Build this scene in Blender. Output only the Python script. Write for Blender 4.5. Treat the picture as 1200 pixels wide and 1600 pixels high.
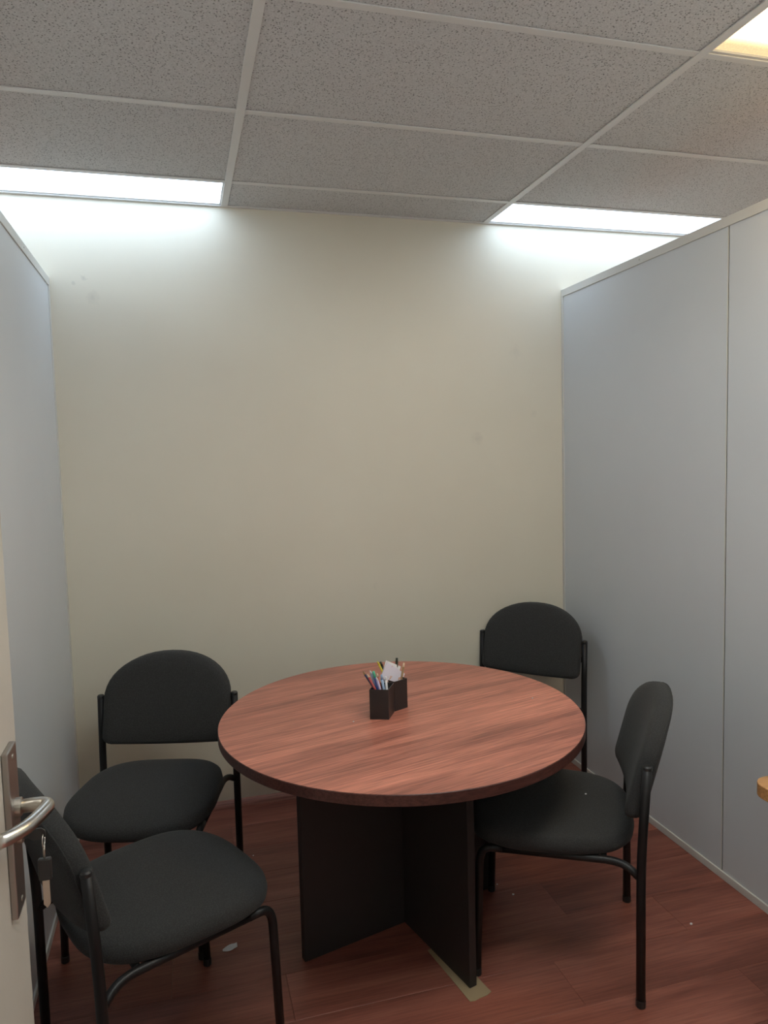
import bpy, bmesh, math, random
from mathutils import Vector, Matrix
random.seed(7)
for o in list(bpy.data.objects): bpy.data.objects.remove(o)
scene = bpy.context.scene
COL = scene.collection

# ------------------------------------------------------------------ camera
cam_d = bpy.data.cameras.new('camera'); cam = bpy.data.objects.new('camera', cam_d); COL.objects.link(cam)
cam.location = (-0.22758, -3.27527, 1.56996)
cam.rotation_euler = (1.492095, 0.0256038, -0.2707958)
cam_d.sensor_fit = 'VERTICAL'; cam_d.sensor_height = 36.0; cam_d.sensor_width = 27.0
cam_d.lens = 1141.634 * 36.0 / 1600.0
cam_d.clip_start = 0.02
scene.camera = cam

# ------------------------------------------------------------------ world, exposure, lamp strengths
w = bpy.data.worlds.new('world'); scene.world = w; w.use_nodes = True
w.node_tree.nodes['Background'].inputs[0].default_value = (0.5, 0.5, 0.5, 1)
w.node_tree.nodes['Background'].inputs[1].default_value = 0.0
scene.view_settings.view_transform = 'Standard'
scene.view_settings.look = 'None'
scene.view_settings.gamma = 1.0
scene.view_settings.use_curve_mapping = False
scene.view_settings.exposure = 0.06
COOL, COOL_S = (0.64, 0.80, 1.0), 6.0      # flat panel lights over the far wall
WARM, WARM_S = (1.0, 0.72, 0.38), 5.0      # old prismatic fluorescent fitting at the upper right
ROOM, ROOM_FILL_S = (0.96, 1.0, 0.97), 10.5      # unseen fill lamp added over the near half of the room
HALL, HALL_FILL_S = (0.84, 0.93, 1.0), 27.0      # unseen fill lamps added beyond the front partition for overall brightness
SIDE, SIDE_FILL_S = (0.85, 0.96, 1.0), 8.0      # unseen fill lamps added past the side partitions to lift the brightness
try: scene.cycles.max_bounces = 10; scene.cycles.diffuse_bounces = 7
except Exception: pass

# ------------------------------------------------------------------ dimensions
H = 2.64                 # ceiling
XL, XR = -0.712, 1.604   # inner faces of the two partitions
HL, HR = 2.319, 2.3475   # their heights
X0, X1, Y0 = -2.4, 3.6, -4.492   # outer shell
D1 = 0.292               # depth of the cut ceiling row at the far wall
YF = -2.99               # inner face of the front partition
TZ = 0.72                # table height

# ------------------------------------------------------------------ materials
def mat(name, col, rough=0.5, metal=0.0, spec=0.5):
    m = bpy.data.materials.new(name); m.use_nodes = True
    b = m.node_tree.nodes['Principled BSDF']
    b.inputs['Base Color'].default_value = (*col, 1); b.inputs['Roughness'].default_value = rough
    b.inputs['Metallic'].default_value = metal; b.inputs['Specular IOR Level'].default_value = spec
    return m
def N(m, t, **kw):
    n = m.node_tree.nodes.new(t)
    for k, v in kw.items(): setattr(n, k, v)
    return n
def L(m, a, b): m.node_tree.links.new(a, b)
def bsdf(m): return m.node_tree.nodes['Principled BSDF']
def ramp(m, stops):
    r = N(m, 'ShaderNodeValToRGB'); e = r.color_ramp.elements
    while len(e) < len(stops): e.new(0.5)
    for el, (p, c) in zip(e, stops): el.position = p; el.color = (*c, 1)
    return r
def coords(m, scale=(1, 1, 1), rot=(0, 0, 0), rnd=0.0):
    tc = N(m, 'ShaderNodeTexCoord'); mp = N(m, 'ShaderNodeMapping')
    mp.inputs['Scale'].default_value = scale; mp.inputs['Rotation'].default_value = rot
    L(m, tc.outputs['Object'], mp.inputs['Vector'])
    if rnd:
        oi = N(m, 'ShaderNodeObjectInfo'); ml = N(m, 'ShaderNodeMath', operation='MULTIPLY'); ml.inputs[1].default_value = rnd
        cb = N(m, 'ShaderNodeCombineXYZ')
        L(m, oi.outputs['Random'], ml.inputs[0])
        for i in range(3): L(m, ml.outputs[0], cb.inputs[i])
        L(m, cb.outputs[0], mp.inputs['Location'])
    return mp
def bump(m, src, strength, dist):
    b = N(m, 'ShaderNodeBump'); b.inputs['Strength'].default_value = strength; b.inputs['Distance'].default_value = dist
    L(m, src, b.inputs['Height']); L(m, b.outputs[0], bsdf(m).inputs['Normal'])
def noise(m, vec, scale, detail=3, rough=0.5, dist=0.0):
    n = N(m, 'ShaderNodeTexNoise'); n.inputs['Scale'].default_value = scale; n.inputs['Detail'].default_value = detail
    n.inputs['Roughness'].default_value = rough; n.inputs['Distortion'].default_value = dist
    L(m, vec.outputs[0], n.inputs['Vector']); return n
def mixc(m, fac, a, b, blend='MIX'):
    x = N(m, 'ShaderNodeMix', data_type='RGBA', blend_type=blend)
    if isinstance(fac, float): x.inputs[0].default_value = fac
    else: L(m, fac, x.inputs[0])
    for s, v in ((6, a), (7, b)):
        if isinstance(v, tuple): x.inputs[s].default_value = (*v, 1)
        else: L(m, v, x.inputs[s])
    return x.outputs[2]

def wood(name, dark, mid, light, rough, rot=0.0, rnd=0.0, stretch=0.10, tone=0.0, fine=0.38):
    m = mat(name, mid, rough)
    v = coords(m, (stretch, 1, 1), (0, 0, rot), rnd)
    n1 = noise(m, v, 14, 5, 0.62, 0.6)
    v2 = coords(m, (stretch * 0.35, 1, 1), (0, 0, rot), rnd)
    n2 = noise(m, v2, 150, 4, 0.7, 0.4)
    v3 = coords(m, (stretch * 2.2, 1, 1), (0, 0, rot), rnd)
    n3 = noise(m, v3, 3.2, 2, 0.5, 0.8)
    r1 = ramp(m, [(0.30, dark), (0.50, mid), (0.72, light)]); L(m, n1.outputs[0], r1.inputs[0])
    r2 = ramp(m, [(0.36, (1 - fine, 0.98 - fine, 0.98 - fine)), (0.60, (1 + fine * 0.4,) * 3)]); L(m, n2.outputs[0], r2.inputs[0])
    r3 = ramp(m, [(0.30, (0.74, 0.72, 0.72)), (0.68, (1.12, 1.12, 1.12))]); L(m, n3.outputs[0], r3.inputs[0])
    c = mixc(m, 1.0, r1.outputs[0], r2.outputs[0], 'MULTIPLY')
    c = mixc(m, 1.0, c, r3.outputs[0], 'MULTIPLY')
    if tone:
        oi = N(m, 'ShaderNodeObjectInfo')
        r4 = ramp(m, [(0.0, (1 - tone,) * 3), (1.0, (1 + tone,) * 3)]); L(m, oi.outputs['Random'], r4.inputs[0])
        c = mixc(m, 1.0, c, r4.outputs[0], 'MULTIPLY')
    L(m, c, bsdf(m).inputs['Base Color'])
    return m

M = {}
# painted far wall: cream, faint roller mottling and a few hand-sized scuffs
m = M['wall'] = mat('cream_paint', (0.70, 0.655, 0.54), 0.55, 0, 0.35)
v = coords(m); n = noise(m, v, 1.3, 4, 0.55)
r = ramp(m, [(0.3, (0.685, 0.64, 0.525)), (0.7, (0.725, 0.685, 0.57))]); L(m, n.outputs[0], r.inputs[0])
c = r.outputs[0]
for (sx, sz, rr, st) in ((1.146, 1.635, 0.035, .25), (-0.546, 2.244, 0.03, .3), (-0.576, 2.323, 0.012, .35), (-0.62, 2.30, .01, .3), (1.35, 2.05, .035, .15), (1.45, 1.75, .02, .15), (0.62, .96, .02, .18)):
    tc = N(m, 'ShaderNodeTexCoord'); ds = N(m, 'ShaderNodeVectorMath', operation='DISTANCE'); ds.inputs[1].default_value = (sx, 0, sz)
    nz = noise(m, coords(m), 40, 3); ad = N(m, 'ShaderNodeMath', operation='MULTIPLY_ADD'); ad.inputs[1].default_value = 0.05; 
    L(m, tc.outputs['Object'], ds.inputs[0]); L(m, nz.outputs[0], ad.inputs[0]); L(m, ds.outputs['Value'], ad.inputs[2])
    mr = N(m, 'ShaderNodeMapRange'); mr.inputs['From Min'].default_value = 0.025; mr.inputs['From Max'].default_value = 0.025 + rr
    mr.inputs['To Min'].default_value = st; mr.inputs['To Max'].default_value = 0
    L(m, ad.outputs[0], mr.inputs['Value'])
    c = mixc(m, mr.outputs[0], c, (0.42, 0.40, 0.35))
L(m, c, bsdf(m).inputs['Base Color'])
n2 = noise(m, coords(m), 260, 2); bump(m, n2.outputs[0], 0.08, 0.002)
# partition board: pale blue-grey vinyl
m = M['panel'] = mat('grey_partition_vinyl', (0.60, 0.625, 0.645), 0.42, 0, 0.4)
n2 = noise(m, coords(m), 420, 2); bump(m, n2.outputs[0], 0.06, 0.001)
n = noise(m, coords(m), 2.2, 3); r = ramp(m, [(0.3, (0.585, 0.612, 0.632)), (0.7, (0.612, 0.638, 0.656))])
L(m, n.outputs[0], r.inputs[0]); L(m, r.outputs[0], bsdf(m).inputs['Base Color'])
M['trim'] = mat('offwhite_aluminium_trim', (0.62, 0.61, 0.57), 0.4)
M['joint'] = mat('joint_strip', (0.36, 0.36, 0.35), 0.5)
M['outer'] = mat('plain_outer_paint', (0.62, 0.60, 0.55), 0.6)
# ceiling
m = M['tile'] = mat('mineral_fibre_tile', (0.62, 0.61, 0.595), 0.95, 0, 0.1)
v = coords(m, (1, 1, 1), (0, 0, 0), 30.0)
vo = N(m, 'ShaderNodeTexVoronoi'); vo.inputs['Scale'].default_value = 125; L(m, v.outputs[0], vo.inputs['Vector'])
nn = noise(m, v, 75, 3, 0.7)
rv = ramp(m, [(0.16, (0, 0, 0)), (0.34, (1, 1, 1))]); L(m, vo.outputs['Distance'], rv.inputs[0])
rn = ramp(m, [(0.50, (0, 0, 0)), (0.62, (1, 1, 1))]); L(m, nn.outputs[0], rn.inputs[0])
mx = N(m, 'ShaderNodeMath', operation='MAXIMUM'); L(m, rv.outputs[0], mx.inputs[0]); L(m, rn.outputs[0], mx.inputs[1])
c = mixc(m, mx.outputs[0], (0.22, 0.22, 0.22), (0.64, 0.645, 0.64))
n3 = noise(m, v, 260, 2); r3 = ramp(m, [(0.3, (0.84,) * 3), (0.7, (1.1,) * 3)]); L(m, n3.outputs[0], r3.inputs[0])
c = mixc(m, 1.0, c, r3.outputs[0], 'MULTIPLY'); L(m, c, bsdf(m).inputs['Base Color'])
bump(m, mx.outputs[0], 0.5, 0.002)
M['tee'] = mat('white_steel_tee', (0.70, 0.70, 0.68), 0.4)
M['slab'] = mat('plenum_slab', (0.2, 0.2, 0.2), 0.9)
# floor and table laminate
M['floor'] = wood('cherry_laminate_plank', (0.20, 0.062, 0.041), (0.29, 0.098, 0.067), (0.37, 0.138, 0.096), 0.42, 0, 40.0, 0.10, 0.03, 0.22)
M['subfloor'] = mat('subfloor', (0.05, 0.02, 0.015), 0.8)
M['table'] = wood('cherry_laminate_top', (0.33, 0.116, 0.081), (0.55, 0.202, 0.138), (0.68, 0.268, 0.182), 0.36, 0, 0, 0.085)
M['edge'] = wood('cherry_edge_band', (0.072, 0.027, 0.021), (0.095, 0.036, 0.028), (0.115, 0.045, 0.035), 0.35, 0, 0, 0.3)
M['skirt'] = wood('red_wood_quad', (0.32, 0.13, 0.095), (0.45, 0.20, 0.15), (0.52, 0.26, 0.2), 0.4)
m = M['black_board'] = mat('black_melamine', (0.024, 0.021, 0.020), 0.5)
n2 = noise(m, coords(m), 500, 2); bump(m, n2.outputs[0], 0.1, 0.0005)
# chairs
m = M['fabric'] = mat('black_woven_fabric', (0.030, 0.030, 0.029), 0.95, 0, 0.2)
bsdf(m).inputs['Sheen Weight'].default_value = 0.12; bsdf(m).inputs['Sheen Roughness'].default_value = 0.5
bsdf(m).inputs['Sheen Tint'].default_value = (0.5, 0.5, 0.48, 1)
vo = N(m, 'ShaderNodeTexVoronoi'); vo.inputs['Scale'].default_value = 320; L(m, coords(m).outputs[0], vo.inputs['Vector'])
rr = ramp(m, [(0.1, (0.058, 0.058, 0.057)), (0.5, (0.034, 0.034, 0.0335))]); L(m, vo.outputs['Distance'], rr.inputs[0]); L(m, rr.outputs[0], bsdf(m).inputs['Base Color'])
bump(m, vo.outputs['Distance'], 0.4, 0.0012)
M['frame'] = mat('black_powder_coat', (0.012, 0.011, 0.011), 0.42, 0, 0.3)
M['plastic'] = mat('black_plastic', (0.02, 0.02, 0.02), 0.3)
# door and hardware
m = M['door'] = mat('beige_door_paint', (0.50, 0.46, 0.40), 0.45)
n2 = noise(m, coords(m, (1, 1, .2)), 120, 2); bump(m, n2.outputs[0], 0.05, 0.001)
m = M['steel'] = mat('brushed_steel', (0.56, 0.53, 0.48), 0.28, 1.0)
n2 = noise(m, coords(m, (30, 30, 1)), 60, 2); bump(m, n2.outputs[0], 0.08, 0.0005)
M['dark_steel'] = mat('aged_steel_plate', (0.36, 0.33, 0.30), 0.38, 1.0)
M['brass'] = mat('worn_nickel', (0.55, 0.50, 0.42), 0.35, 1.0)
# odds and ends
M['beech'] = wood('beech_laminate', (0.42, 0.21, 0.075), (0.55, 0.29, 0.11), (0.62, 0.35, 0.15), 0.4)
m = M['cardboard'] = mat('cardboard', (0.33, 0.245, 0.14), 0.85)
M['paper'] = mat('white_paper', (0.75, 0.74, 0.74), 0.8)
def emit(name, col, s, falloff=None):
    m = bpy.data.materials.new(name); m.use_nodes = True; nt = m.node_tree; nt.nodes.clear()
    e = nt.nodes.new('ShaderNodeEmission'); o = nt.nodes.new('ShaderNodeOutputMaterial')
    e.inputs[0].default_value = (*col, 1); e.inputs[1].default_value = s
    nt.links.new(e.outputs[0], o.inputs[0]); return m
M['cool_diff'] = emit('cool_led_diffuser', COOL, COOL_S)
M['room_diff'] = emit('room_fill_diffuser', ROOM, ROOM_FILL_S); M['hall_diff'] = emit('hall_fill_diffuser', HALL, HALL_FILL_S); M['side_diff'] = emit('side_fill_diffuser', SIDE, SIDE_FILL_S)  # emission of the added, unseen fill lamps
def prismatic(name):          # diffuser over two fluorescent tubes: brightest along the tubes
    m = emit(name, WARM, WARM_S); nt = m.node_tree
    e = [n for n in nt.nodes if n.type == 'EMISSION'][0]
    tc = N(m, 'ShaderNodeTexCoord'); sp = N(m, 'ShaderNodeSeparateXYZ'); L(m, tc.outputs['Object'], sp.inputs[0])
    ab = N(m, 'ShaderNodeMath', operation='ABSOLUTE'); L(m, sp.outputs['Y'], ab.inputs[0])
    sb = N(m, 'ShaderNodeMath', operation='SUBTRACT'); L(m, ab.outputs[0], sb.inputs[0]); sb.inputs[1].default_value = 0.11
    a2 = N(m, 'ShaderNodeMath', operation='ABSOLUTE'); L(m, sb.outputs[0], a2.inputs[0])
    mr = N(m, 'ShaderNodeMapRange', interpolation_type='SMOOTHSTEP'); mr.inputs['From Min'].default_value = 0.0; mr.inputs['From Max'].default_value = 0.145
    mr.inputs['To Min'].default_value = WARM_S * 2.6; mr.inputs['To Max'].default_value = WARM_S * 0.23
    L(m, a2.outputs[0], mr.inputs['Value'])
    vo = N(m, 'ShaderNodeTexVoronoi'); vo.inputs['Scale'].default_value = 160; L(m, tc.outputs['Object'], vo.inputs['Vector'])
    m2 = N(m, 'ShaderNodeMapRange'); m2.inputs['From Max'].default_value = 0.6; m2.inputs['To Min'].default_value = 1.08; m2.inputs['To Max'].default_value = 0.9
    L(m, vo.outputs['Distance'], m2.inputs['Value'])
    mu = N(m, 'ShaderNodeMath', operation='MULTIPLY'); L(m, mr.outputs[0], mu.inputs[0]); L(m, m2.outputs[0], mu.inputs[1])
    L(m, mu.outputs[0], e.inputs[1]); return m
M['warm_diff'] = prismatic('warm_prismatic_diffuser')

# ------------------------------------------------------------------ helpers
def tag(o, label=None, cat=None, group=None, kind=None):
    if label: o['label'] = label
    if cat: o['category'] = cat
    if group: o['group'] = group
    if kind: o['kind'] = kind
    return o
def link(name, me, mt, parent=None, loc=(0, 0, 0)):
    o = bpy.data.objects.new(name, me); COL.objects.link(o)
    if mt and not me.materials: me.materials.append(M[mt] if isinstance(mt, str) else mt)
    o.location = loc
    if parent: o.parent = parent
    return o
def empty(name, loc=(0, 0, 0), rz=0.0):
    o = bpy.data.objects.new(name, None); COL.objects.link(o); o.location = loc; o.rotation_euler = (0, 0, rz)
    o.empty_display_size = 0.05; return o
def mesh(name, verts, faces, smooth=False):
    me = bpy.data.meshes.new(name); me.from_pydata([tuple(v) for v in verts], [], faces)
    bm = bmesh.new(); bm.from_mesh(me); bmesh.ops.recalc_face_normals(bm, faces=bm.faces); bm.to_mesh(me); bm.free()
    if smooth:
        for p in me.polygons: p.use_smooth = True
    return me
def box_me(name, x0, x1, y0, y1, z0, z1, bev=0.0, seg=2):
    bm = bmesh.new()
    vs = [bm.verts.new((x, y, z)) for x in (x0, x1) for y in (y0, y1) for z in (z0, z1)]
    for f in ((0, 1, 3, 2), (4, 6, 7, 5), (0, 4, 5, 1), (2, 3, 7, 6), (0, 2, 6, 4), (1, 5, 7, 3)): bm.faces.new([vs[i] for i in f])
    bmesh.ops.recalc_face_normals(bm, faces=bm.faces)
    if bev: bmesh.ops.bevel(bm, geom=list(bm.edges), offset=bev, segments=seg, profile=0.5, affect='EDGES')
    me = bpy.data.meshes.new(name); bm.to_mesh(me); bm.free(); return me
def box(name, b, mt, parent=None, bev=0.0, loc=(0, 0, 0), seg=2):
    return link(name, box_me(name, *b, bev, seg), mt, parent, loc)
def tube_me(name, pts, r, n=12, caps=True):
    pts = [Vector(p) for p in pts]; rs = r if isinstance(r, (list, tuple)) else [r] * len(pts)
    verts, faces = [], []
    t0 = (pts[1] - pts[0]).normalized(); up = Vector((0, 0, 1)) if abs(t0.z) < 0.9 else Vector((1, 0, 0))
    u = t0.cross(up).normalized()
    for i, p in enumerate(pts):
        t = ((pts[min(i + 1, len(pts) - 1)] - p).normalized() + (p - pts[max(i - 1, 0)]).normalized()).normalized()
        u = (u - t * u.dot(t)).normalized(); v = t.cross(u)
        for k in range(n):
            a = 2 * math.pi * k / n; verts.append(p + (u * math.cos(a) + v * math.sin(a)) * rs[i])
    for i in range(len(pts) - 1):
        for k in range(n):
            a, b = i * n + k, i * n + (k + 1) % n; faces.append((a, b, b + n, a + n))
    if caps: faces.append(tuple(range(n - 1, -1, -1))); faces.append(tuple(range((len(pts) - 1) * n, len(pts) * n)))
    me = mesh(name, verts, faces)
    for p in me.polygons: p.use_smooth = len(p.vertices) == 4
    return me
def fillet(pts, rad, seg=6):
    pts = [Vector(p) for p in pts]; out = [pts[0]]
    for i in range(1, len(pts) - 1):
        a, b, c = pts[i - 1], pts[i], pts[i + 1]
        r = rad[i - 1] if isinstance(rad, (list, tuple)) else rad
        d1, d2 = (a - b), (c - b); r1 = min(r, d1.length * .49); r2 = min(r, d2.length * .49)
        p, q = b + d1.normalized() * r1, b + d2.normalized() * r2
        for k in range(seg + 1):
            t = k / seg; out.append(p * (1 - t) ** 2 + b * 2 * t * (1 - t) + q * t * t)
    out.append(pts[-1]); return out
def prism_me(name, poly, z0, z1, bev=0.0):
    bm = bmesh.new(); vs = [bm.verts.new((x, y, z0)) for x, y in poly]
    f = bm.faces.new(vs); r = bmesh.ops.extrude_face_region(bm, geom=[f])
    for g in r['geom']:
        if isinstance(g, bmesh.types.BMVert): g.co.z = z1
    bmesh.ops.recalc_face_normals(bm, faces=bm.faces)
    if bev: bmesh.ops.bevel(bm, geom=list(bm.edges), offset=bev, segments=2, profile=0.5, affect='EDGES')
    me = bpy.data.meshes.new(name); bm.to_mesh(me); bm.free(); return me
def lathe_me(name, prof, n=64):
    verts, faces = [], []
    for (r, z) in prof:
        for k in range(n):
            a = 2 * math.pi * k / n; verts.append((r * math.cos(a), r * math.sin(a), z))
    for i in range(len(prof) - 1):
        for k in range(n):
            a, b = i * n + k, i * n + (k + 1) % n; faces.append((a, b, b + n, a + n))
    faces.append(tuple(range(n))); faces.append(tuple(range((len(prof) - 1) * n, len(prof) * n)))
    return mesh(name, verts, faces)

# ------------------------------------------------------------------ floor
fl = tag(box('floor', (X0, X1, Y0, 0.0, -0.06, -0.010), 'subfloor'), 'dark red cherry laminate floor', kind='structure')
PW, PL = 0.192, 1.286
row = 0; y = -0.002
while y > Y0:
    ya, yb = max(y - PW, Y0), y
    x = X0 - random.uniform(0.1, PL - 0.1)
    while x < X1:
        xa, xb = max(x, X0), min(x + PL, X1)
        if xb - xa > 0.05:
            cx, cy = (xa + xb) / 2, (ya + yb) / 2; hx, hy = (xb - xa) / 2 - 0.0003, (yb - ya) / 2 - 0.0003; i = 0.0010
            vs = [(sx * hx, sy * hy, -0.0095) for sx, sy in ((-1, -1), (1, -1), (1, 1), (-1, 1))] + \
                 [(sx * hx, sy * hy, -0.0006) for sx, sy in ((-1, -1), (1, -1), (1, 1), (-1, 1))] + \
                 [(sx * (hx - i), sy * (hy - i), 0.0) for sx, sy in ((-1, -1), (1, -1), (1, 1), (-1, 1))]
            fs = [(0, 1, 2, 3), (8, 9, 10, 11)] + [(a + k, a + (k + 1) % 4, a + 4 + (k + 1) % 4, a + 4 + k) for a in (0, 4) for k in range(4)]
            link('plank', mesh('plank', vs, fs), 'floor', fl, (cx, cy, 0))
        x += PL
    y -= PW

# ------------------------------------------------------------------ outer shell
tag(box('wall_back', (X0, X1, 0.0, 0.12, -0.06, H + 0.2), 'wall'), 'cream painted plaster wall behind the table', kind='structure')
tag(box('wall_outer_left', (X0 - 0.1, X0, Y0, 0.0, -0.06, H + 0.2), 'outer'), 'plain wall beyond the left partition', kind='structure')
tag(box('wall_outer_right', (X1, X1 + 0.1, Y0, 0.0, -0.06, H + 0.2), 'outer'), 'plain wall beyond the right partition', kind='structure')
tag(box('wall_rear', (X0 - 0.1, X1 + 0.1, Y0 - 0.1, Y0, -0.06, H + 0.2), 'outer'), 'plain wall behind the doorway', kind='structure')
# timber quad along the foot of the back wall
q = [(0, 0)] + [(-0.026 * math.cos(a), 0.030 * math.sin(a)) for a in [math.pi / 2 * k / 6 for k in range(7)]]
vs = [(xx, yy, zz) for xx in (XL, XR) for yy, zz in q]; k = len(q)
fs = [tuple(range(k)), tuple(range(k, 2 * k))] + [(i, (i + 1) % k, k + (i + 1) % k, k + i) for i in range(k)]
tag(link('baseboard_back', mesh('baseboard_back', vs, fs), 'skirt'), 'reddish timber quad along the foot of the cream wall', kind='structure')

# ------------------------------------------------------------------ ceiling
ce = tag(box('ceiling', (X0, X1, Y0, 0.0, H + 0.10, H + 0.18), 'slab'), 'suspended ceiling of speckled tiles in a white metal grid', kind='structure')
rows = [0.0, -D1]
while rows[-1] > Y0 + 0.01: rows.append(round(rows[-1] - 0.6, 4))
cols = [X0 + 1.2 * i for i in range(6)]
LIGHT_CELLS = {(1, 0): 'cool', (3, 0): 'cool', (3, 3): 'warm', (2, 4): 'room', (0, 6): 'hall', (3, 6): 'hall', (0, 3): 'side', (4, 3): 'side'}   # (column, row); room, hall and side cells hold added fill lamps
tile_cache = {}
for ci in range(5):
    for ri in range(len(rows) - 1):
        if (ci, ri) in LIGHT_CELLS: continue
        xa, xb, ya, yb = cols[ci], cols[ci + 1], rows[ri + 1], rows[ri]
        key = round(yb - ya, 3)
        if key not in tile_cache:
            me = box_me('ceiling_tile', -0.594, 0.594, -(yb - ya) / 2 + 0.006, (yb - ya) / 2 - 0.006, 0.0, 0.016); me.materials.append(M['tile']); tile_cache[key] = me
        link('ceiling_tile', tile_cache[key], None, ce, ((xa + xb) / 2, (ya + yb) / 2, H + 0.005))
for i, x in enumerate(cols[1:-1]):
    box('main_tee', (x - 0.014, x + 0.014, Y0, 0, H, H + 0.004), 'tee', ce, 0.0006, seg=1)
for y in rows[1:-1]:
    for i in range(5):
        xa, xb = cols[i] + (0.014 if i else 0), cols[i + 1] - (0.014 if i < 4 else 0)
        box('cross_tee', (xa, xb, y - 0.012, y + 0.012, H + 0.0002, H + 0.004), 'tee', ce, 0.0006, seg=1)
box('wall_angle', (X0, X1, -0.018, 0, H - 0.0005, H + 0.004), 'tee', ce)

def ceiling_light(cell, kind, label):
    ci, ri = cell; xa, xb, ya, yb = cols[ci] + 0.012, cols[ci + 1] - 0.012, rows[ri + 1] + 0.012, rows[ri] - (0.018 if ri == 0 else 0.012)
    t = empty('ceiling_light', ((xa + xb) / 2, (ya + yb) / 2, H)); hx, hy = (xb - xa) / 2, (yb - ya) / 2
    fw = 0.008
    bm = bmesh.new()
    for b in ((-hx, hx, -hy, -hy + fw), (-hx, hx, hy - fw, hy), (-hx, -hx + fw, -hy + fw, hy - fw), (hx - fw, hx, -hy + fw, hy - fw)):
        me = box_me('tmp', b[0], b[1], b[2], b[3], 0.0045, 0.016); bm.from_mesh(me); bpy.data.meshes.remove(me)
    me = bpy.data.meshes.new('frame'); bm.to_mesh(me); bm.free(); link('frame', me, 'tee', t)
    box('housing', (-hx, hx, -hy, hy, 0.024, 0.075), 'tee', t)
    dm = box_me('diffuser', -hx + fw, hx - fw, -hy + fw, hy - fw, 0.010, 0.014)
    link('diffuser', dm, kind + '_diff', t)
    tag(t, label, 'ceiling light', 'lights set into the ceiling grid')
ceiling_light((1, 0), 'cool', 'bright cool white panel light over the far wall, the left one')
ceiling_light((3, 0), 'cool', 'bright cool white panel light over the far wall beside the right partition')
ceiling_light((3, 3), 'warm', 'warm yellow prismatic ceiling light at the upper right')
ceiling_light((2, 4), 'room', 'added fill light over the near half of the room')  # this and the next four are out of view, added to brighten the scene
ceiling_light((0, 6), 'hall', 'added fill light beyond the doorway, the left one')
ceiling_light((3, 6), 'hall', 'added fill light beyond the doorway, the right one')
ceiling_light((0, 3), 'side', 'added fill light beyond the left partition')
ceiling_light((4, 3), 'side', 'added fill light beyond the right partition')

# ------------------------------------------------------------------ partitions
def partition(name, x, sgn, h, joints, label):
    """x = inner face, sgn = outward direction (+1 to the right)"""
    t = 0.05; y_end = YF
    core = box(name, (min(x + sgn * .010, x + sgn * (t - .01)), max(x + sgn * .010, x + sgn * (t - .01)), y_end, -0.002, 0.0, h - 0.02), 'joint'); tag(core, label, kind='structure')
    ys = [-0.016] + joints + [y_end]
    for a, b in zip(ys[:-1], ys[1:]):
        for (u0, u1) in ((0.0, 0.010), (t - 0.010, t)):
            xs = sorted((x + sgn * u0, x + sgn * u1))
            link('panel', box_me('panel', xs[0], xs[1], b + 0.0015, a - 0.0015, 0.024, h - 0.032, 0.0008, 1), 'panel', core)
    for j in joints:
        xs = sorted((x - sgn * 0.0012, x + sgn * 0.009)); box('joint_strip', (xs[0], xs[1], j + 0.0015, j + 0.0055, 0.026, h - 0.034), 'trim', core)
    e = 0.004
    xs = sorted((x - sgn * e, x + sgn * (t + e)))
    box('top_channel', (xs[0], xs[1], y_end, 0.0, h - 0.034, h), 'trim', core, 0.0015)
    box('bottom_channel', (xs[0] - .002, xs[1] + .002, y_end, 0.0, 0.0, 0.028), 'trim', core, 0.0015)
    box('wall_channel', (xs[0], xs[1], -0.018, 0.0, 0.028, h - 0.034), 'trim', core, 0.0015)
    for yy in ([-0.634, -1.7] if sgn > 0 else [-.5, -1.6]):
        c = lathe_me('screw', [(0.0035, -0.001), (0.0035, 0.001), (0.002, 0.0018)], 10)
        o = link('screw', c, 'steel', core, (x - sgn * e, yy, h - 0.017)); o.rotation_euler = (0, -sgn * math.pi / 2, 0)
    return core
partition('wall_right', XR, 1, HR, [-1.136, -2.336], 'pale grey partition wall on the right')
partition('wall_left', XL, -1, HL, [-1.136, -2.336], 'pale grey partition wall on the left')
# front partition with the doorway the picture is taken from
DX0, DX1 = -0.535, 0.300
def front_panel(nm, xa, xb, za, zb, par=None):
    return box(nm, (xa, xb, YF - 0.05, YF, za, zb), 'panel', par)
fr = tag(front_panel('wall_front', DX1 + 0.04, XR, 0, HR), 'pale grey partition beside the doorway', kind='structure')
front_panel('panel', XL, DX0 - 0.04, 0, HR, fr); front_panel('panel', DX0 - 0.04, DX1 + 0.04, 2.08, HR, fr)
df = tag(box('trim_1', (DX0 - 0.04, DX0, YF - 0.055, YF + 0.005, 0, 2.08), 'trim'), 'door frame', kind='structure')
box('jamb', (DX1, DX1 + 0.04, YF - 0.055, YF + 0.005, 0, 2.08), 'trim', df); box('head', (DX0, DX1, YF - 0.055, YF + 0.005, 2.04, 2.08), 'trim', df)

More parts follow.
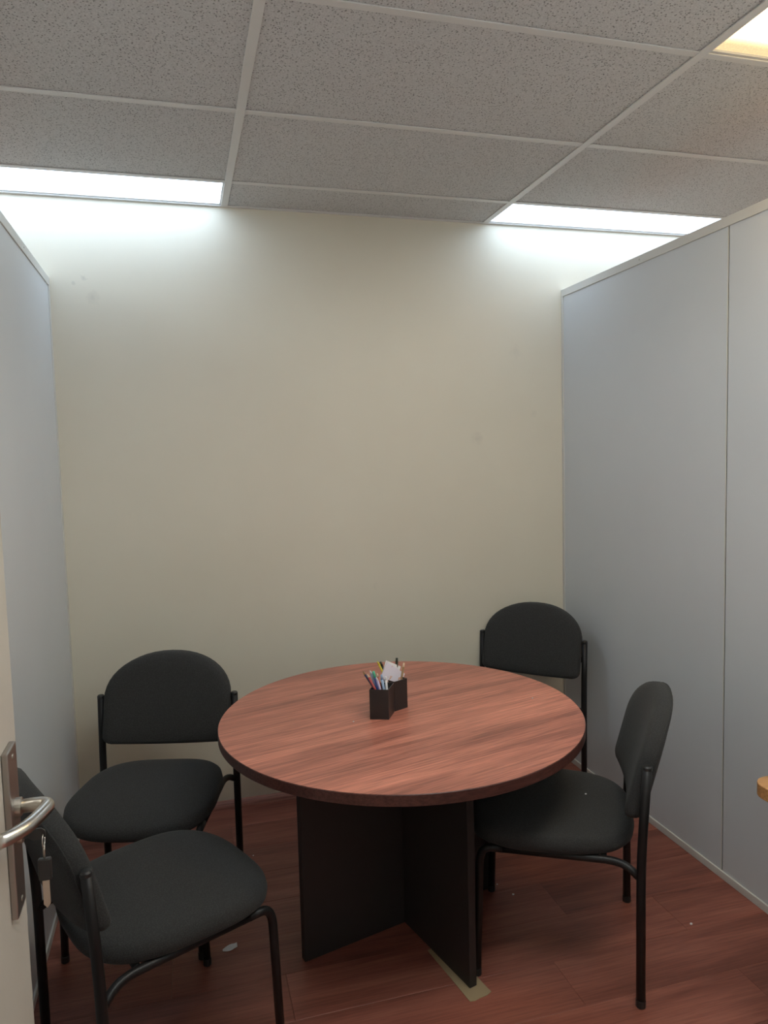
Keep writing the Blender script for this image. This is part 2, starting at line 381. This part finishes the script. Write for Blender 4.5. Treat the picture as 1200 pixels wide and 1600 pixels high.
# ------------------------------------------------------------------ door, standing open along the left partition
DA = math.radians(0.6)
door = link('door_1', box_me('door_1', -0.038, 0, -0.815, 0, 0.008, 2.035, 0.0015), 'door', None, (-0.472, -2.158, 0)); door.rotation_euler = (0, 0, DA)
tag(door, 'beige painted door standing open at the left edge', kind='structure')
HZ = 1.11; yh = -0.068; ZC = 1.068
pl = link('back_plate', box_me('back_plate', 0.0, 0.009, -0.094, -0.043, 0.967, 1.193, 0.002), 'dark_steel', door)
hz = HZ
rose = lathe_me('rose', [(0.0125, 0), (0.0125, 0.007), (0.011, 0.008)], 20); o = link('rose', rose, 'steel', pl, (0.009, yh, hz)); o.rotation_euler = (0, math.pi / 2, 0)
link('lever', tube_me('lever', fillet([(0.009, yh, hz), (0.054, yh, hz), (0.037, yh - 0.060, hz), (0.018, yh - 0.086, hz), (0.005, yh - 0.096, hz)], [0.02, 0.03, 0.02], 8), 0.0092, 16), 'steel', pl)
cyl = lathe_me('lock_cylinder', [(0.0085, 0), (0.0085, 0.006), (0.0075, 0.007)], 20); o = link('lock_cylinder', cyl, 'brass', pl, (0.009, yh, ZC)); o.rotation_euler = (0, math.pi / 2, 0)
for dz in (0.070, -0.128):
    o = link('screw', lathe_me('screw', [(0.004, 0), (0.004, 0.001), (0.003, 0.0015)], 12), 'steel', pl, (0.009, yh, HZ + dz)); o.rotation_euler = (0, math.pi / 2, 0)
# hinges
for z in (0.25, 1.0, 1.8):
    link('hinge', tube_me('hinge', [(0.004, -0.818, z - .05), (0.004, -0.818, z + .05)], 0.006, 10), 'steel', door)

# key in the lock with a tag hanging from it
KP = door.matrix_basis @ Vector((0.012, yh, ZC))
ky = empty('door_key', KP, DA)
bm = bmesh.new()
me = box_me('t', -0.004, 0.012, -0.001, 0.001, -0.0035, 0.0035); bm.from_mesh(me)
me = prism_me('t', [(0.010, -0.004), (0.015, -0.008), (0.026, -0.008), (0.031, -0.004), (0.031, 0.004), (0.026, 0.008), (0.015, 0.008), (0.010, 0.004)], -0.0012, 0.0012, 0.0004)
me.transform(Matrix.Rotation(math.pi / 2, 4, 'X')); bm.from_mesh(me)
me = bpy.data.meshes.new('key_blade'); bm.to_mesh(me); bm.free(); link('key_blade', me, 'plastic', ky)
ring = [(0.028 + 0.0, 0.009 * math.cos(a), -0.010 + 0.009 * math.sin(a)) for a in [2 * math.pi * k / 16 for k in range(17)]]
link('key_ring', tube_me('key_ring', ring, 0.0009, 6), 'steel', ky)
link('chain', tube_me('chain', [(0.028, 0, -0.017), (0.0275, 0.001, -0.026), (0.028, 0, -0.036)], 0.0016, 8), 'brass', ky)
link('fob', box_me('fob', 0.0195, 0.0365, -0.004, 0.004, -0.066, -0.035, 0.002), 'plastic', ky)
link('spare_key', prism_me('spare_key', [(0.0235, -0.1), (0.028, -0.106), (0.0325, -0.1), (0.0325, -0.065), (0.0235, -0.065)], -0.0015, 0.0015, 0.0004), 'brass', ky)
sk = [o for o in ky.children if o.name.startswith('spare_key')][0]
sk.data.transform(Matrix(((1, 0, 0, 0), (0, 0, 1, 0), (0, 1, 0, 0), (0, 0, 0, 1))))
tag(ky, 'key in the door lock with a black tag hanging from its ring', 'key')

# ------------------------------------------------------------------ round table on a black cross base
TC = (0.435, -1.012); TR = 0.591; TA = math.radians(14.8)
tb = empty('round_table', (TC[0], TC[1], 0), TA)
tag(tb, 'round cherry wood laminate meeting table on a black crossed panel base', 'table')
th = 0.033
link('table_top', lathe_me('table_top', [(TR - 0.06, TZ), (TR - 0.0016, TZ), (TR - 0.0016, TZ - 0.0010)], 180), 'table', tb)
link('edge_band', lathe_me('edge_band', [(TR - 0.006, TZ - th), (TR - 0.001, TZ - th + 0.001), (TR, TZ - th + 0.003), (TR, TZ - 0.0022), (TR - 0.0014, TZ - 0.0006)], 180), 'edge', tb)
BW = 0.376
link('base_panel', box_me('base_panel', -BW, BW, -0.0125, 0.0125, 0.0, TZ - th, 0.001), 'black_board', tb)
link('base_panel', box_me('base_panel', -0.0125, 0.0125, -BW, -0.0126, 0.0016, TZ - th, 0.001), 'black_board', tb)
link('base_panel', box_me('base_panel', -0.0125, 0.0125, 0.0126, BW, 0.0, TZ - th, 0.001), 'black_board', tb)
# cardboard packing under the near foot
poly = [(0.455, -1.185), (0.500, -1.4255), (0.514, -1.4275), (0.533, -1.4215), (0.556, -1.4175), (0.574, -1.408), (0.566, -1.375), (0.525, -1.180), (0.480, -1.175)]
tag(link('cardboard_shim', prism_me('cardboard_shim', poly, 0.0001, 0.0015), 'cardboard'), 'piece of brown cardboard packed under the near table foot', 'cardboard')

# ------------------------------------------------------------------ chairs
WR, WF, HD, ZU, ZB, ZJ = 0.249, 0.216, 0.227, 0.700, 0.844, 0.403
def chair_meshes():
    P = []   # (name, mesh, material, parent index or None)
    # seat cushion
    a, b, n = 0.241, 0.240, 72
    prof = [(0.0, 0.414), (0.55, 0.413), (0.86, 0.413), (0.945, 0.411), (0.99, 0.422), (1.0, 0.438), (0.985, 0.452), (0.945, 0.461), (0.87, 0.467), (0.72, 0.471), (0.5, 0.473), (0.25, 0.474), (0.0, 0.474)]
    vs, fs = [], []
    for s, z in prof:
        for k in range(n):
            t = 2 * math.pi * k / n; e = 2 / 3.2
            cx = math.copysign(abs(math.cos(t)) ** e, math.cos(t)); cy = math.copysign(abs(math.sin(t)) ** e, math.sin(t))
            x = a * cx * s; y = b * cy * s
            x *= 1.0 + 0.05 * (y / b) - 0.035 * max(0, -y / b) ** 2
            yy = y + 0.014 + 0.020 * (1 - min(1, (x / a) ** 2)) * max(0, y / b)
            dz = -0.016 * max(0, y / b) ** 3 + 0.006 * abs(x / a) ** 2 * (1 if z > 0.44 else 0)
            vs.append((x, yy, z + dz))
    for i in range(len(prof) - 1):
        for k in range(n):
            A, B = i * n + k, i * n + (k + 1) % n; fs.append((A, B, B + n, A + n))
    me = mesh('seat', vs, fs, True); bm = bmesh.new(); bm.from_mesh(me); bmesh.ops.remove_doubles(bm, verts=bm.verts, dist=1e-6); bmesh.ops.recalc_face_normals(bm, faces=bm.faces); bm.to_mesh(me); bm.free()
    for p in me.polygons: p.use_smooth = True
    P.append(('seat', me, 'fabric', None))
    # backrest outline (x, z), anticlockwise from bottom right
    W, zb0, zs = 0.236, 0.528, 0.688
    out = []
    for k in range(13): out.append((-0.195 + 0.39 * k / 12, zb0 - 0.010 * (1 - ((k - 6) / 6) ** 2)))
    for k in range(1, 6):
        t = math.pi / 2 * k / 6; out.append((0.195 + (W - 0.195) * math.sin(t), zb0 + 0.030 * (1 - math.cos(t))))
    for k in range(0, 5): out.append((W, zb0 + 0.03 + (zs - zb0 - 0.03) * k / 4))
    for k in range(1, 24):
        t = math.pi * k / 24; e = 2 / 2.15
        out.append((math.copysign(W * abs(math.cos(t)) ** e, math.cos(t)), zs + (ZB - zs) * math.sin(t) ** e))
    for k in range(4, -1, -1): out.append((-W, zb0 + 0.03 + (zs - zb0 - 0.03) * k / 4))
    for k in range(5, 0, -1):
        t = math.pi / 2 * k / 6; out.append((-0.195 - (W - 0.195) * math.sin(t), zb0 + 0.030 * (1 - math.cos(t))))
    n = len(out); zc = 0.67
    yc = lambda x, z: -HD - 0.024 - 0.26 * (z - 0.60) + 0.030 * (x / W) ** 2
    prof = [(0, -0.027), (0.4, -0.027), (0.75, -0.027), (0.93, -0.025), (0.978, -0.019), (0.997, -0.008), (1.0, 0.004), (0.988, 0.016), (0.955, 0.025), (0.88, 0.031), (0.7, 0.034), (0.4, 0.035), (0, 0.035)]
    vs, fs = [], []
    for s, dy in prof:
        for x, z in out:
            X = x * s; Z = zc + (z - zc) * s; vs.append((X, yc(X, Z) + dy, Z))
    for i in range(len(prof) - 1):
        for k in range(n):
            A, B = i * n + k, i * n + (k + 1) % n; fs.append((A, B, B + n, A + n))
    me = mesh('backrest', vs, fs, True); bm = bmesh.new(); bm.from_mesh(me); bmesh.ops.remove_doubles(bm, verts=bm.verts, dist=1e-6); bmesh.ops.recalc_face_normals(bm, faces=bm.faces); bm.to_mesh(me); bm.free()
    for p in me.polygons: p.use_smooth = True
    P.append(('backrest', me, 'fabric', None)); bi = len(P) - 1
    pts = [(x * 0.980, yc(x, z) - 0.018, zc + (z - zc) * 0.980) for x, z in out]; pts.append(pts[0])
    P.append(('piping', tube_me('piping', pts, 0.0022, 6, False), 'fabric', bi))
    for s in (-1, 1):
        # rear leg runs on as the back upright
        path = fillet([(s * WR, -HD, 0.012), (s * WR, -HD, 0.43), (s * WR, -HD - 0.016, ZU - 0.006)], 0.1, 5)
        P.append(('leg', tube_me('leg', path, 0.0128, 14), 'frame', None)); li = len(P) - 1
        c = lathe_me('end_cap', [(0.0132, ZU - 0.010), (0.0132, ZU - 0.002), (0.010, ZU + 0.002)], 14); c.transform(Matrix.Translation((s * WR, -HD - 0.016, 0)))
        P.append(('end_cap', c, 'plastic', li))
        c = lathe_me('foot_cap', [(0.0125, 0.0), (0.0140, 0.002), (0.0140, 0.020), (0.0132, 0.022)], 14); c.transform(Matrix.Translation((s * WR, -HD, 0)))
        P.append(('foot_cap', c, 'plastic', li))
        # side rail and front leg, one bent tube
        rail = fillet([(s * (WR - 0.006), -HD + 0.004, ZJ - 0.028), (s * (WR - 0.022), -HD + 0.035, ZJ - 0.006), (s * WF, -HD + 0.075, ZJ), (s * WF, HD - 0.07, ZJ)], 0.03, 5)
        P.append(('side_rail', tube_me('side_rail', rail, 0.0112, 12), 'frame', None))
        leg = fillet([(s * WF, HD - 0.07, ZJ), (s * WF, HD - 0.004, ZJ), (s * WF, HD + 0.010, 0.012)], 0.055, 8)
        P.append(('leg', tube_me('leg', leg, 0.0116, 12), 'frame', None)); li = len(P) - 1
        c = lathe_me('foot_cap', [(0.0115, 0.0), (0.0130, 0.002), (0.0130, 0.020), (0.0122, 0.022)], 14); c.transform(Matrix.Translation((s * WF, HD + 0.010, 0)))
        P.append(('foot_cap', c, 'plastic', li))
        P.append(('back_bracket', box_me('back_bracket', min(s * 0.205, s * 0.243), max(s * 0.205, s * 0.243), -HD - 0.018, -HD - 0.006, 0.600, 0.625, 0.002), 'frame', bi))
    for yy in (-0.13, 0.12):
        P.append(('crossbar', tube_me('crossbar', [(-WF, yy, ZJ), (WF, yy, ZJ)], 0.009, 10), 'frame', None))
    return P
CH = chair_meshes()
for nme, me, mt, pi in CH: me.materials.append(M[mt])
def chair(x, y, deg, label):
    t = empty('visitor_chair', (x, y, 0), math.radians(deg)); objs = []
    for nme, me, mt, pi in CH:
        o = link(nme, me, None, objs[pi] if pi is not None else t); objs.append(o)
    tag(t, label, 'chair', 'black visitor chairs around the round table'); return t
chair(-0.379, -0.717, 164.7, 'black fabric chair against the cream wall, left of the table, facing the camera')
chair(-0.345, -1.332, -65.5, 'black fabric chair nearest the door, its back to the door handle')
chair(1.157, -0.356, 134.3, 'black fabric chair in the far right corner behind the table')
chair(0.877, -1.256, 60.5, 'black fabric chair seen from its side, pushed in at the right of the table')

# ------------------------------------------------------------------ desk corner at the right edge
dk = empty('side_desk', (1.36, -2.4, 0))
def rrect(x0, x1, y0, y1, r, n=8):
    o = []
    for cx, cy, a0 in ((x1 - r, y1 - r, 0), (x0 + r, y1 - r, 90), (x0 + r, y0 + r, 180), (x1 - r, y0 + r, 270)):
        for k in range(n + 1):
            a = math.radians(a0 + 90 * k / n); o.append((cx + r * math.cos(a), cy + r * math.sin(a)))
    return o
me = prism_me('desk_top', rrect(1.117 - 1.36, 1.590 - 1.36, -2.96 + 2.4, -1.795 + 2.4, 0.045), 0.697, 0.73, 0.002); link('desk_top', me, 'beech', dk)
for y in (-1.84, -2.93):
    link('side_panel', box_me('side_panel', 1.155 - 1.36, 1.58 - 1.36, y + 2.4 - 0.009, y + 2.4 + 0.009, 0, 0.697, 0.001), 'black_board', dk)
link('modesty_panel', box_me('modesty_panel', 1.56 - 1.36, 1.576 - 1.36, -2.92 + 2.4, -1.85 + 2.4, 0.25, 0.697, 0.001), 'black_board', dk)
tag(dk, 'desk with an orange beech top and black ends, cut off by the right edge', 'desk')

# ------------------------------------------------------------------ pencil holder on the table
ph = empty('pencil_holder', (0.40, -0.99, TZ))
F1, F2, F3 = Vector((.322, -1.046)), Vector((.379, -1.069)), Vector((.417, -1.005)); F4 = F1 + F3 - F2
G = Vector((.470, -.979)); nn = Vector((-(G - F3).y, (G - F3).x)).normalized() * 0.060
def cup(poly, h):
    c = sum(poly, Vector((0, 0))) / len(poly); t = 0.0022; ins = []
    for i, p in enumerate(poly):
        a, b = (poly[i - 1] - p).normalized(), (poly[(i + 1) % len(poly)] - p).normalized(); ins.append(p + (a + b) * t)
    k = len(poly); off = Vector((0.40, -0.99))
    vs = [(*(p - off), 0) for p in poly] + [(*(p - off), h) for p in poly] + [(*(p - off), h) for p in ins] + [(*(p - off), 0.003) for p in ins]
    fs = [tuple(range(k))[::-1], tuple(range(3 * k, 4 * k))]
    for r in range(3):
        for i in range(k): j = (i + 1) % k; fs.append((r * k + i, r * k + j, (r + 1) * k + j, (r + 1) * k + i))
    return mesh('cup', vs, fs)
link('cup', cup([F1, F2, F3, F4], 0.098), 'plastic', ph)
link('cup', cup([F3 + Vector((.001, .001)), G, G + nn, F3 + nn + Vector((.001, .001))], 0.100), 'plastic', ph)
tag(ph, 'black two part pencil cup full of pens on the table', 'pencil cup')
PC = {}
def pm(name, col, rough=0.4):
    if name not in PC: PC[name] = mat('pen_' + name, col, rough)
    return PC[name]
def pen(nm, base, top, r, body, tip, label, tip_len=0.012, taper=0.35):
    b, tp = Vector(base), Vector(top); d = (tp - b); ln = d.length; d.normalize()
    t = empty(nm, b); u = d * ln
    link('barrel', tube_me('barrel', [(0, 0, 0), tuple(u * 0.5), tuple(u - d * tip_len)], r, 8), body, t)
    link('tip', tube_me('tip', [tuple(u - d * tip_len), tuple(u - d * tip_len * .5), tuple(u)], [r * 1.02, r * (1 + taper) / 2, r * taper], 8), tip, t)
    tag(t, label, 'pen' if nm == 'pen' else 'pencil', 'pens and pencils in the black cup')
zb = TZ + 0.0065
cream = pm('cream', (0.7, 0.55, 0.38)); 
pen('pencil', (.395, -1.020, zb), (.312, -1.008, .868), .0036, pm('navy', (.03, .035, .09)), pm('brown', (.30, .18, .08)), 'navy pencil leaning farthest left in the cup')
pen('pencil', (.385, -1.035, zb), (.323, -1.022, .862), .0036, pm('red', (.42, .06, .06)), cream, 'red pencil with a pale sharpened tip in the cup')
pen('pen', (.381, -1.010, zb), (.338, -1.000, .866), .0042, pm('paleblue', (.35, .45, .62)), pm('silver', (.6, .6, .62)), 'pale blue pen beside the green capped pen')
pen('pen', (.376, -1.028, zb), (.346, -1.012, .866), .0048, pm('blue', (.06, .12, .40)), pm('green', (.08, .45, .28)), 'blue pen with a green cap in the cup', .022, .9)
pen('pencil', (.381, -1.020, zb), (.360, -1.006, .856), .0036, pm('orange', (.55, .14, .07)), cream, 'orange red pencil in the middle of the cup')
pen('pen', (.386, -1.030, zb), (.372, -1.014, .853), .0044, pm('skyblue', (.30, .42, .60)), pm('skyblue'  , (.3, .42, .6)), 'light blue pen right of the orange pencil', .016, .8)
pen('pen', (.392, -1.022, zb), (.385, -1.020, .846), .0040, pm('white', (.72, .70, .70)), pm('white', (.7, .7, .7)), 'short white pen at the right of the cup', .01, .8)
pen('pen', (.384, -1.040, zb), (.352, -1.024, .850), .0040, pm('lilac', (.45, .40, .60)), pm('silver', (.6, .6, .62)), 'lilac pen near the front of the cup')
pen('pencil', (.442, -.975, zb), (.377, -.948, .879), .0036, pm('yellow', (.62, .48, .04)), pm('yellow', (.6, .5, .1)), 'yellow pencil left of the folded notes')
pen('pen', (.434, -.955, zb), (.390, -.940, .874), .0042, pm('black', (.03, .035, .02)), pm('black', (.03, .03, .03)), 'black pen behind the yellow pencil', .016, .8)
pen('pen', (.435, -.962, zb), (.449, -.935, .880), .0050, pm('black', (.03, .03, .03)), pm('black', (.03, .03, .03)), 'black pen standing behind the folded notes', .016, .8)
pen('pencil', (.440, -.968, zb), (.468, -.954, .866), .0040, pm('brown', (.3, .18, .08)), cream, 'brown pencil with a pale end at the right of the notes', .014, .7)
# folded notes
m = M['note'] = mat('lilac_note_paper', (0.66, 0.62, 0.70), 0.8)
vo = noise(m, coords(m), 55, 2, .5); rr = ramp(m, [(0.60, (0.66, 0.62, 0.70)), (0.66, (0.62, 0.36, 0.26))]); L(m, vo.outputs[0], rr.inputs[0]); L(m, rr.outputs[0], bsdf(m).inputs['Base Color'])
def note(center, w_, h_, roll, yaw, label, mt):
    o = link('folded_note', box_me('folded_note', -w_ / 2, w_ / 2, -0.0009, 0.0009, -h_ / 2, h_ / 2), mt, None, center)
    o.rotation_euler = (math.radians(-14), math.radians(roll), math.radians(yaw)); tag(o, label, 'paper', 'folded notes in the black cup')
note((.4245, -.966, .830), 0.084, 0.056, 37, 12, 'lilac white folded note with orange print at the front of the cup', 'note')
note((.419, -.956, .834), 0.062, 0.072, 28, 10, 'white folded note behind the lilac one in the cup', 'paper')

# ------------------------------------------------------------------ litter
def scrap(nm, pts, z, mt, label, th=0.0012):
    cx = sum(p[0] for p in pts) / len(pts); cy = sum(p[1] for p in pts) / len(pts)
    o = link(nm, prism_me(nm, [(x - cx, y - cy) for x, y in pts], 0, th), mt, None, (cx, cy, z)); tag(o, label, 'paper scrap' if 'paper' in nm else 'crumb'); return o
# curled scrap of paper
vs, fs = [], []
for i in range(7):
    t = i / 6
    for s in (-1, 1):
        wdt = 0.004 + 0.010 * math.sin(math.pi * min(1, t * 1.15) * 0.85)
        for dz in (0, 0.0008): vs.append((-0.024 + 0.046 * t, s * wdt - 0.012 * t * t + 0.01 * t, 0.0003 + 0.010 * (t ** 2) + (0.003 if s > 0 else 0) * t + dz))
for i in range(6):
    a = i * 4; fs += [(a, a + 4, a + 6, a + 2), (a + 1, a + 3, a + 7, a + 5), (a, a + 1, a + 5, a + 4), (a + 2, a + 6, a + 7, a + 3)]
fs += [(0, 2, 3, 1), (24, 25, 27, 26)]
tag(link('paper_scrap', mesh('paper_scrap', vs, fs), 'paper', None, (-0.146, -0.986, 0)), 'curled white paper scrap on the floor by the near chair', 'paper scrap')
def crumb(x, y, z, s, label):
    pts = [(x + s * math.cos(a) * random.uniform(.7, 1.1), y + s * math.sin(a) * random.uniform(.6, 1.0)) for a in [k * math.pi / 3 for k in range(6)]]
    scrap('crumb', pts, z, 'paper', label, s * 0.6)
crumb(-0.022, -0.451, 0, .003, 'white crumb on the floor behind the left chairs')
crumb(0.811, -0.924, 0, .003, 'white crumb on the floor at the table base')
crumb(0.839, -0.998, 0, .0045, 'pale crumb on the floor under the right chair')
crumb(1.324, -1.324, 0, .005, 'pale flake on the floor near the right partition')
crumb(0.266, -1.050, TZ, .003, 'white crumb on the table left of the pencil cup')
crumb(0.902, -1.038, TZ, .003, 'white crumb on the right side of the table')
crumb(0.967, -1.271, 0.4742, .004, 'white crumb on the seat of the right chair')
